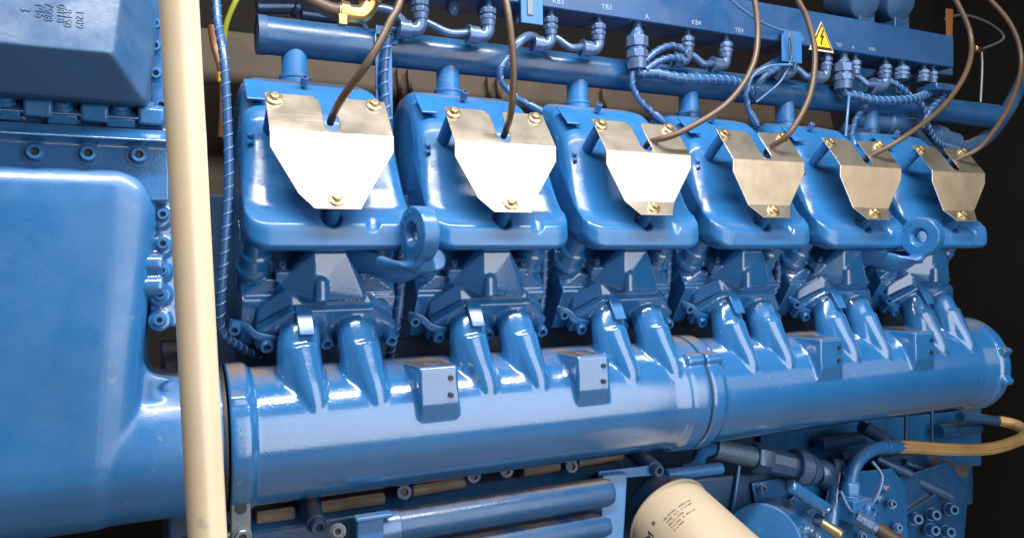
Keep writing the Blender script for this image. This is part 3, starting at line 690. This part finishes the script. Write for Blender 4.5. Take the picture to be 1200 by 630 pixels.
hx2 = MB(); q3 = W(1003, 605, 1.03); d3 = (W(1040, 628, .99) - q3); hx2.lathe(q3, d3, [(0, .0145), (.010, .0145), (.012, .0165), (.030, .0165), (.032, .013), (.040, .013)], 8).build('hex_fitting', M['gland'], fe, .0008)
br2 = MB().cyl(W(1027, 618, 1.008), W(1060, 640, .97), .0135, n=20).build('drain_hose', M['lead'], eng); 
MB().lathe(W(981, 624, 1.02), (.4, -.6, -.4), [(-.03, .009), (0, .0115), (.006, .0115), (.01, .007)], 16).build('union_cap', M['zinc'], pump, .0008)
MB().tube([W(985, 575, 1.04), W(1000, 600, 1.03), W(1022, 590, 1.03), W(1034, 560, 1.04), W(1022, 540, 1.05)], .0035, 8, 6).build('sensor_lead', M['gland'], pump)
for u, v in ((1012, 612), (1022, 598), (1028, 584), (1036, 572)): MB().lathe(W(u, v, 1.035), (.4, -.8, .3), [(-.012, .008), (.004, .009), (.008, .006), (.012, .006)], 8).build('terminal_plug', M['gland'], pump, .0006)
for u, v in ((967, 613), (949, 622), (958, 630)):
    p = W(u, v, 1.04); MB().lathe(p, (.2, -.9, -.2), [(-.02, .012), (0, .012), (.004, .009), (.008, .008)], 12).build('pipe_nut', M['gland'], pump, .0008)
# engine support frame behind the pumps, seen dimly
MB().cyl(W(1015, 500, 1.2), W(1045, 520, 1.16), .014, n=16).build('stud_sleeve', M['deep'], eng, .002)

# ------------------------------------------------------------------ hoses and cables: each bends by itself
def cable(name, mat, pts, r, label, cat, group=None, wrap=None, n=12):
    o = MB().tube(pts, r, n, 8).build(name, M[mat], None, 0, 80)
    if wrap:
        wm, pitch, wd = wrap
        spiral(pts, r * .95, pitch, wd).build('spiral_wrap', M[wm], o, 0, 80)
    return tag(o, label, cat, group)
hp_ = [W(1052, 522, 1.09), W(1070, 522.5, 1.10), W(1110, 525, 1.12), W(1155, 525, 1.14), W(1185, 518, 1.17), W(1203, 508, 1.21), W(1190, 497, 1.25), W(1170, 492, 1.28)]
th = cable('braided_hose', 'braid', hp_, .0125, 'tan woven hose looping out from the blue elbow', 'hose', n=24)
sm = MB()
for k in range(7):
    a = math.radians(40 + 40 * k); sm.tube([p + Vector((0, -.0108 * math.sin(a), .0108 * math.cos(a))) for p in hp_], .0046, 8, 8)
sm.build('woven_strands', M['braid'], th, 0, 80)
MB().tube([W(1125, 488, 1.28), W(1140, 489, 1.28), W(1168, 493, 1.28)], .0125, 18, 5).build('hose_socket', M['deep'], eng)
leads = [
    [(387, 144, 1.0), (390, 136, .985), (402, 114, .95), (432, 72, .92), (455, 30, .92), (470, -14, .93)],
    [(590, 160, 1.0), (593, 152, .985), (599, 130, .955), (602, 85, .94), (598, 32, .94), (590, -14, .95)],
    [(757, 172, 1.0), (763, 166, .985), (795, 156, .955), (850, 123, .94), (880, 82, .94), (888, 40, .95), (882, -12, .96)],
    [(897, 179, 1.0), (903, 173, .985), (926, 155, .955), (949, 112, .945), (955, 62, .95), (946, 22, .96), (930, -12, .97)],
    [(1014, 188, 1.0), (1020, 183, .985), (1056, 163, .955), (1104, 126, .95), (1133, 83, .96), (1138, 44, .98), (1122, 4, .99), (1108, -14, 1.0)],
    [(1116, 193, 1.0), (1122, 187, .985), (1152, 169, .96), (1184, 122, .97), (1197, 74, .99), (1186, 32, 1.0), (1160, 0, 1.02), (1140, -14, 1.03)]]
where = ['brown ignition lead rising straight from the nearest, largest heat shield', 'brown ignition lead rising nearly upright from the second heat shield', 'brown ignition lead curving right from the third heat shield to beside the bracket',
         'brown ignition lead arching just left of the yellow warning sign', 'brown ignition lead arching past the free end of the wiring duct', 'brown ignition lead from the farthest heat shield, over the dark wall']
for pts, lb in zip(leads, where): cable('ignition_lead', 'lead', [W(*p) for p in pts] + [W(*pts[-1]) + Vector((-.01, .03, .12)), W(*pts[-1]) + Vector((.0, .10, .30))], .0048 if pts is not leads[0] else .0050, lb, 'cable', 'ignition leads plugged in through the heat shields')
# spiral wrapped sensor cables between the heads
G2 = 'spiral wrapped sensor cables'
cable('wrapped_cable', 'wrap', [W(252, -14, 1.06), W(254, 8, 1.05), W(256, 30, 1.04), W(262, 65, 1.02), W(266, 130, 1.01), W(268, 210, 1.01), W(264, 280, 1.01), W(259, 350, 1.02), W(260, 388, 1.04), W(285, 408, 1.09), W(310, 420, 1.12)], .0054, 'blue spiral wrapped cable running down just right of the cream pole', 'cable', G2, ('pale', .016, .0012))
for k, (u, nm) in enumerate(((470, 'second'), (637, 'third'), (782, 'fourth'), (911, 'fifth'))):
    pts = [W(u + 6, 230, 1.09), W(u + 2, 290, 1.09), W(u, 330, 1.08), W(u - 4, 375 - 12 * k, 1.07), W(u - 10, 400 - 14 * k, 1.09), W(u - 14, 420 - 14 * k, 1.12)]
    cable('wrapped_cable', 'wrap', pts, .0062, 'blue spiral wrapped cable in the gap left of the %s cylinder head' % nm, 'cable', G2, ('pale', .015, .0014))
cable('wrapped_cable', 'wrap', [E_['e'] + Vector((.0, 0, .006)), E_['e'] + Vector((.004, -.002, -.006)), W(768, 86, 1.10), W(800, 92, 1.09), W(850, 94, 1.09), W(868, 100, 1.10), W(885, 112, 1.12)], .0085, 'blue spiral wrapped cable along the coolant pipe below mark KB4', 'cable', G2, ('pale', .016, .0016))
cable('wrapped_cable', 'wrap', [E_['j'] + Vector((.0, 0, .006)), E_['j'] + Vector((.006, -.002, -.008)), W(1003, 112, 1.10), W(1030, 118, 1.09), W(1070, 116, 1.09), W(1090, 108, 1.12)], .0085, 'blue spiral wrapped cable under the far end of the wiring duct', 'cable', G2, ('pale', .016, .0016))
cable('wrapped_cable', 'wrap', [W(455, 42, 1.115), W(452, 60, 1.118), W(450, 100, 1.118), W(456, 150, 1.12)], .0066, 'blue wrapped cable strapped to the upright bracket between first and second heads', 'cable', G2, ('pale', .018, .0022))
for pts, lb in (([(600, 62, 1.10), (587, 80, 1.10), (588, 96, 1.105), (602, 112, 1.11), (618, 122, 1.11), (632, 130, 1.10)], 'blue sensor cable ending at the back of the second valve cover'),
                ([(742, 84, 1.11), (741, 100, 1.11), (750, 118, 1.11), (764, 132, 1.11), (776, 142, 1.10)], 'blue sensor cable ending at the back of the third valve cover'),
                ([(872, 96, 1.10), (874, 112, 1.10), (878, 130, 1.105), (888, 148, 1.10)], 'blue sensor cable ending at the back of the fourth valve cover'),
                ([(1015, 125, 1.12), (1003, 140, 1.11), (998, 160, 1.10), (1001, 168, 1.09)], 'pale wrapped sensor cable ending at the fifth heat shield')):
    P_ = [W(*p) for p in pts]; o = cable('sensor_cable', 'wrap', P_, .0052, lb, 'cable', 'sensor cables to the valve covers', ('pale', .02, .0012))
    MB().lathe(P_[-2].lerp(P_[-1], .2), P_[-1] - P_[-2], [(0, .0075), (.02, .0078), (.024, .006)], 12).build('plug', M['wrap'], o)
for pts, lb in (([(756, 72, 1.10), (770, 60, 1.10), (786, 54, 1.10), (800, 58, 1.10), (806, 66, 1.10)], 'upper wrapped loop right of the large gland under mark A'),
                ([(757, 82, 1.10), (772, 72, 1.095), (788, 68, 1.095), (800, 72, 1.10)], 'lower wrapped loop right of the large gland under mark A'),
                ([(1036, 92, 1.11), (1052, 100, 1.10), (1066, 112, 1.10), (1082, 126, 1.10), (1088, 150, 1.11), (1100, 168, 1.12), (1125, 176, 1.13)], 'wrapped cable bundle dropping to the farthest heat shield'),
                ([(1112, 104, 1.11), (1100, 118, 1.10), (1088, 132, 1.10), (1080, 150, 1.11)], 'short wrapped cable below the small box at the free end of the duct'),
                ([(912, 80, 1.09), (896, 90, 1.09), (886, 104, 1.10)], 'short wrapped cable bending from the duct bracket towards the fourth cover')):
    cable('wrapped_cable', 'wrap', [W(*p) for p in pts], .0058, 'blue ' + lb, 'cable', G2, ('pale', .014, .0012))
bx = W(1098, 105, 1.105); MB().box(bx, (.070, .05, .016)).build('junction_box', M['sheet'], duct, .003)
for u0, v0, u1, v1, r in ((1000, 140, 1075, 150, .020), (1030, 125, 1090, 160, .014), (1060, 150, 1120, 168, .022), (985, 150, 1030, 165, .012)):
    a, b_ = W(u0, v0, 1.17), W(u1, v1, 1.15); MB().lathe(a, b_ - a, [(0, r), ((b_ - a).length * .5, r), ((b_ - a).length * .52, r * 1.25), ((b_ - a).length * .7, r * 1.25), ((b_ - a).length * .72, r), ((b_ - a).length, r)], 16).build('crossover_pipe', M['deep'], eng, .001)
arm = MB().hull([W(880, 84, 1.12), W(880, 92, 1.12), W(920, 62, 1.10), W(920, 74, 1.10), W(880, 84, 1.15), W(880, 92, 1.15), W(920, 62, 1.13), W(920, 74, 1.13)]).build('bracket_arm', M['sheet'], duct, .002)
cable('thin_cable', 'pale', [W(850, -6, 1.02), W(868, 10, 1.03), W(890, 25, 1.05), W(910, 34, 1.07), W(918, 36, 1.08)], .0024, 'thin pale cable sagging to the bracket left of the warning sign', 'cable')
for pts, lb in (([(928, 76, 1.07), (900, 78, 1.07), (882, 90, 1.08), (876, 108, 1.09)], 'pale blue cable bowing left from the duct bracket'), ([(926, 44, 1.07), (928, 66, 1.07), (915, 95, 1.08), (886, 120, 1.09)], 'thin blue cable hanging from the duct bracket'),
                ([(995, 112, 1.10), (993, 135, 1.09), (991, 160, 1.09)], 'thin pale wire hanging above the fifth heat shield')):
    cable('thin_cable', 'pale' if 'pale' in lb else 'wrap', [W(*p) for p in pts], .0026, lb, 'cable')
cable('conduit_hose', 'gland', [E_['c'] + Vector((-.02, 0, -.013)), W(622, 42, 1.10), W(608, 50, 1.09), W(598, 66, 1.10)], .0075, 'bent blue conduit below the mark KB3', 'hose')
cable('conduit_hose', 'gland', [E_['a'] + Vector((-.02, 0, -.013)), W(460, 14, 1.10), W(440, 8, 1.11), W(425, -4, 1.12)], .0065, 'short blue conduit behind the nearest ignition lead', 'hose')
cable('earth_cable', 'yg', [W(283, -10, 1.09), W(276, 2, 1.09), W(266, 26, 1.10), W(262, 50, 1.11), W(262, 70, 1.11)], .0035, 'yellow and green earth cable beside the cream pole', 'cable')
o = cable('orange_cable', 'copper', [W(248, 30, 1.10), W(252, 55, 1.10), W(259, 78, 1.09), W(262, 100, 1.09), W(262, 130, 1.09), W(260, 160, 1.10)], .0055, 'orange brown cable left of the nearest valve cover', 'cable')
MB().lathe(W(261, 84, 1.09), (0, 0, -1), [(0, .005), (.002, .0068), (.014, .0068), (.016, .005)], 12).build('yellow_sleeve', M['yellow'], o)
# brown hose with a brass elbow at the top
bh = cable('rubber_hose', 'hose', [W(352, -8, 1.05), W(368, 3, 1.05), W(388, 12, 1.05), W(404, 14, 1.05)], .0105, 'brown rubber hose clamped to a brass elbow at the top', 'hose', n=18)
be = MB(); be.tube([W(396, 14, 1.05), W(415, 17, 1.05), W(425, 16, 1.05), W(432, 8, 1.05), W(434, -2, 1.05), W(434, -14, 1.05)], .0125, 18, 6)
be.lathe(W(398, 14, 1.05), W(410, 16.5, 1.05) - W(398, 14, 1.05), [(0, .0155), (.012, .0155)], 20); be.lathe(W(434, 4, 1.05), (0, 0, 1), [(0, .0155), (.004, .0165), (.014, .0165)], 20)
eo = be.build('brass_elbow', M['brass'], bh, .0006, 35)
MB().box(W(401, 24, 1.04), (.012, .012, .014)).build('clamp_lug', M['brass'], eo, .001)
# dark fittings at the top left, above the coolant pipe
for u0, v0, u1, v1, r in ((300, 8, 345, 8, .012), (345, 8, 352, 12, .016), (352, 16, 405, 22, .010)):
    MB().lathe(W(u0, v0, 1.2), W(u1, v1, 1.2) - W(u0, v0, 1.2), [(0, r), ((W(u1, v1, 1.2) - W(u0, v0, 1.2)).length, r)], 14).build('fuel_line_union', M['gland'], eng, .002)

# ------------------------------------------------------------------ things past the far end
for u, v in ((1025, 8), (1066, 10)):
    p = W(u, v, 1.25); co_ = MB().lathe(p + Vector((0, .1, .05)), (-.15, -.8, -.35), [(0, .045), (.08, .045), (.10, .038), (.105, .02)], 28).build('ignition_coil', M['deep'], eng, .002); top_ = p.z + .05; MB().box((p.x, 1.30, (.40 + top_) / 2), (.05, .06, top_ - .40)).box((p.x, 1.22, .44), (.05, .12, .03)).build('coil_bracket', M['deep'], co_, .002)
for pts, lb in (([(1108, 22, 1.13), (1130, 18, 1.15), (1160, 28, 1.17), (1176, 45, 1.18), (1150, 58, 1.17)], 'grey cable arching against the dark wall beyond the duct'), ([(1150, 58, 1.165), (1151, 80, 1.165), (1149, 120, 1.165)], 'thin grey upright rod beyond the free end of the duct')):
    cable('thin_cable', 'slate', [W(*p) for p in pts], .003, lb, 'cable')
MB().lathe(W(1141, 57, 1.165), (1, 0, 0), [(0, .009), (.010, .009), (.011, .0065), (.03, .0065)], 12).build('brass_connector', M['brass'], eng, .001)
b = MB(); b.hull([W(1108, 10, 1.125), W(1117, 11, 1.125), W(1109, 48, 1.125), W(1116, 49, 1.125), W(1108, 10, 1.129), W(1117, 11, 1.129), W(1109, 48, 1.129), W(1116, 49, 1.129)]); b.build('terminal_bracket', M['copper'], duct, .001)
vp = MB().tube([W(1200, 90, 1.25), W(1180, 130, 1.2), W(1150, 165, 1.17), W(1120, 175, 1.15), W(1090, 168, 1.14), W(1070, 150, 1.14)], .017, 16, 6).build('vent_pipe', M['deep'], eng)

# ------------------------------------------------------------------ the cream pole in front
pa, pb = W(206.5, -60, .60), W(247, 700, .60); rp = .0135
dd = (pb - pa); top = pa - dd * 1.2; bot = pa + dd * ((-EYE + .0 - pa.z) / dd.z)
pole = MB().cyl(bot, top, rp, n=48).build('support_pole', M['pole'])
tag(pole, 'cream painted round pole standing in front of the engine', 'pole')

# ------------------------------------------------------------------ light
def area(name, loc, target, sx, sy, power, col):   # a rectangular lamp
    l = bpy.data.lights.new(name, 'AREA'); l.shape = 'RECTANGLE'; l.size = sx; l.size_y = sy; l.energy = power; l.color = col
    o = bpy.data.objects.new(name, l); COL.objects.link(o); o.location = Vector(loc) + Vector((0, 0, EYE))
    d = Vector(target) - Vector(loc); o.rotation_euler = d.to_track_quat('-Z', 'Y').to_euler(); return o
area('ceiling_tube', (.40, .46, 1.05), (.40, 1.02, -.10), 1.5, .09, 37, (1, .93, .84))
area('doorway_light', (1.15, -1.0, .22), (.70, 1.0, .0), 1.9, 2.35, 38, (1, .96, .91))
area('added_far_fill', (3.1, -.9, .50), (1.6, 1.0, .2), 1.8, 1.2, 5, (1, .80, .55))  # added fill, no known source: gives the far shields a tan reflection
wd = bpy.data.worlds.new('World'); sc.world = wd; wd.use_nodes = True
wd.node_tree.nodes['Background'].inputs[0].default_value = (.9, .85, .8, 1); wd.node_tree.nodes['Background'].inputs[1].default_value = .11

# ------------------------------------------------------------------ camera
cam = bpy.data.cameras.new('camera'); cam.sensor_width = 36; cam.lens = 36 * FOC / 1200; cam.clip_end = 100; cam.clip_start = .02
co = bpy.data.objects.new('camera', cam); COL.objects.link(co)
R = Matrix((AX, -AD, -AF)).transposed(); co.matrix_world = Matrix.Translation((0, 0, EYE)) @ R.to_4x4()
sc.camera = co
sc.view_settings.view_transform = 'Standard'; sc.view_settings.look = 'None'; sc.view_settings.exposure = 0.15; sc.view_settings.gamma = 1
sc.cycles.use_denoising = True; sc.cycles.max_bounces = 8
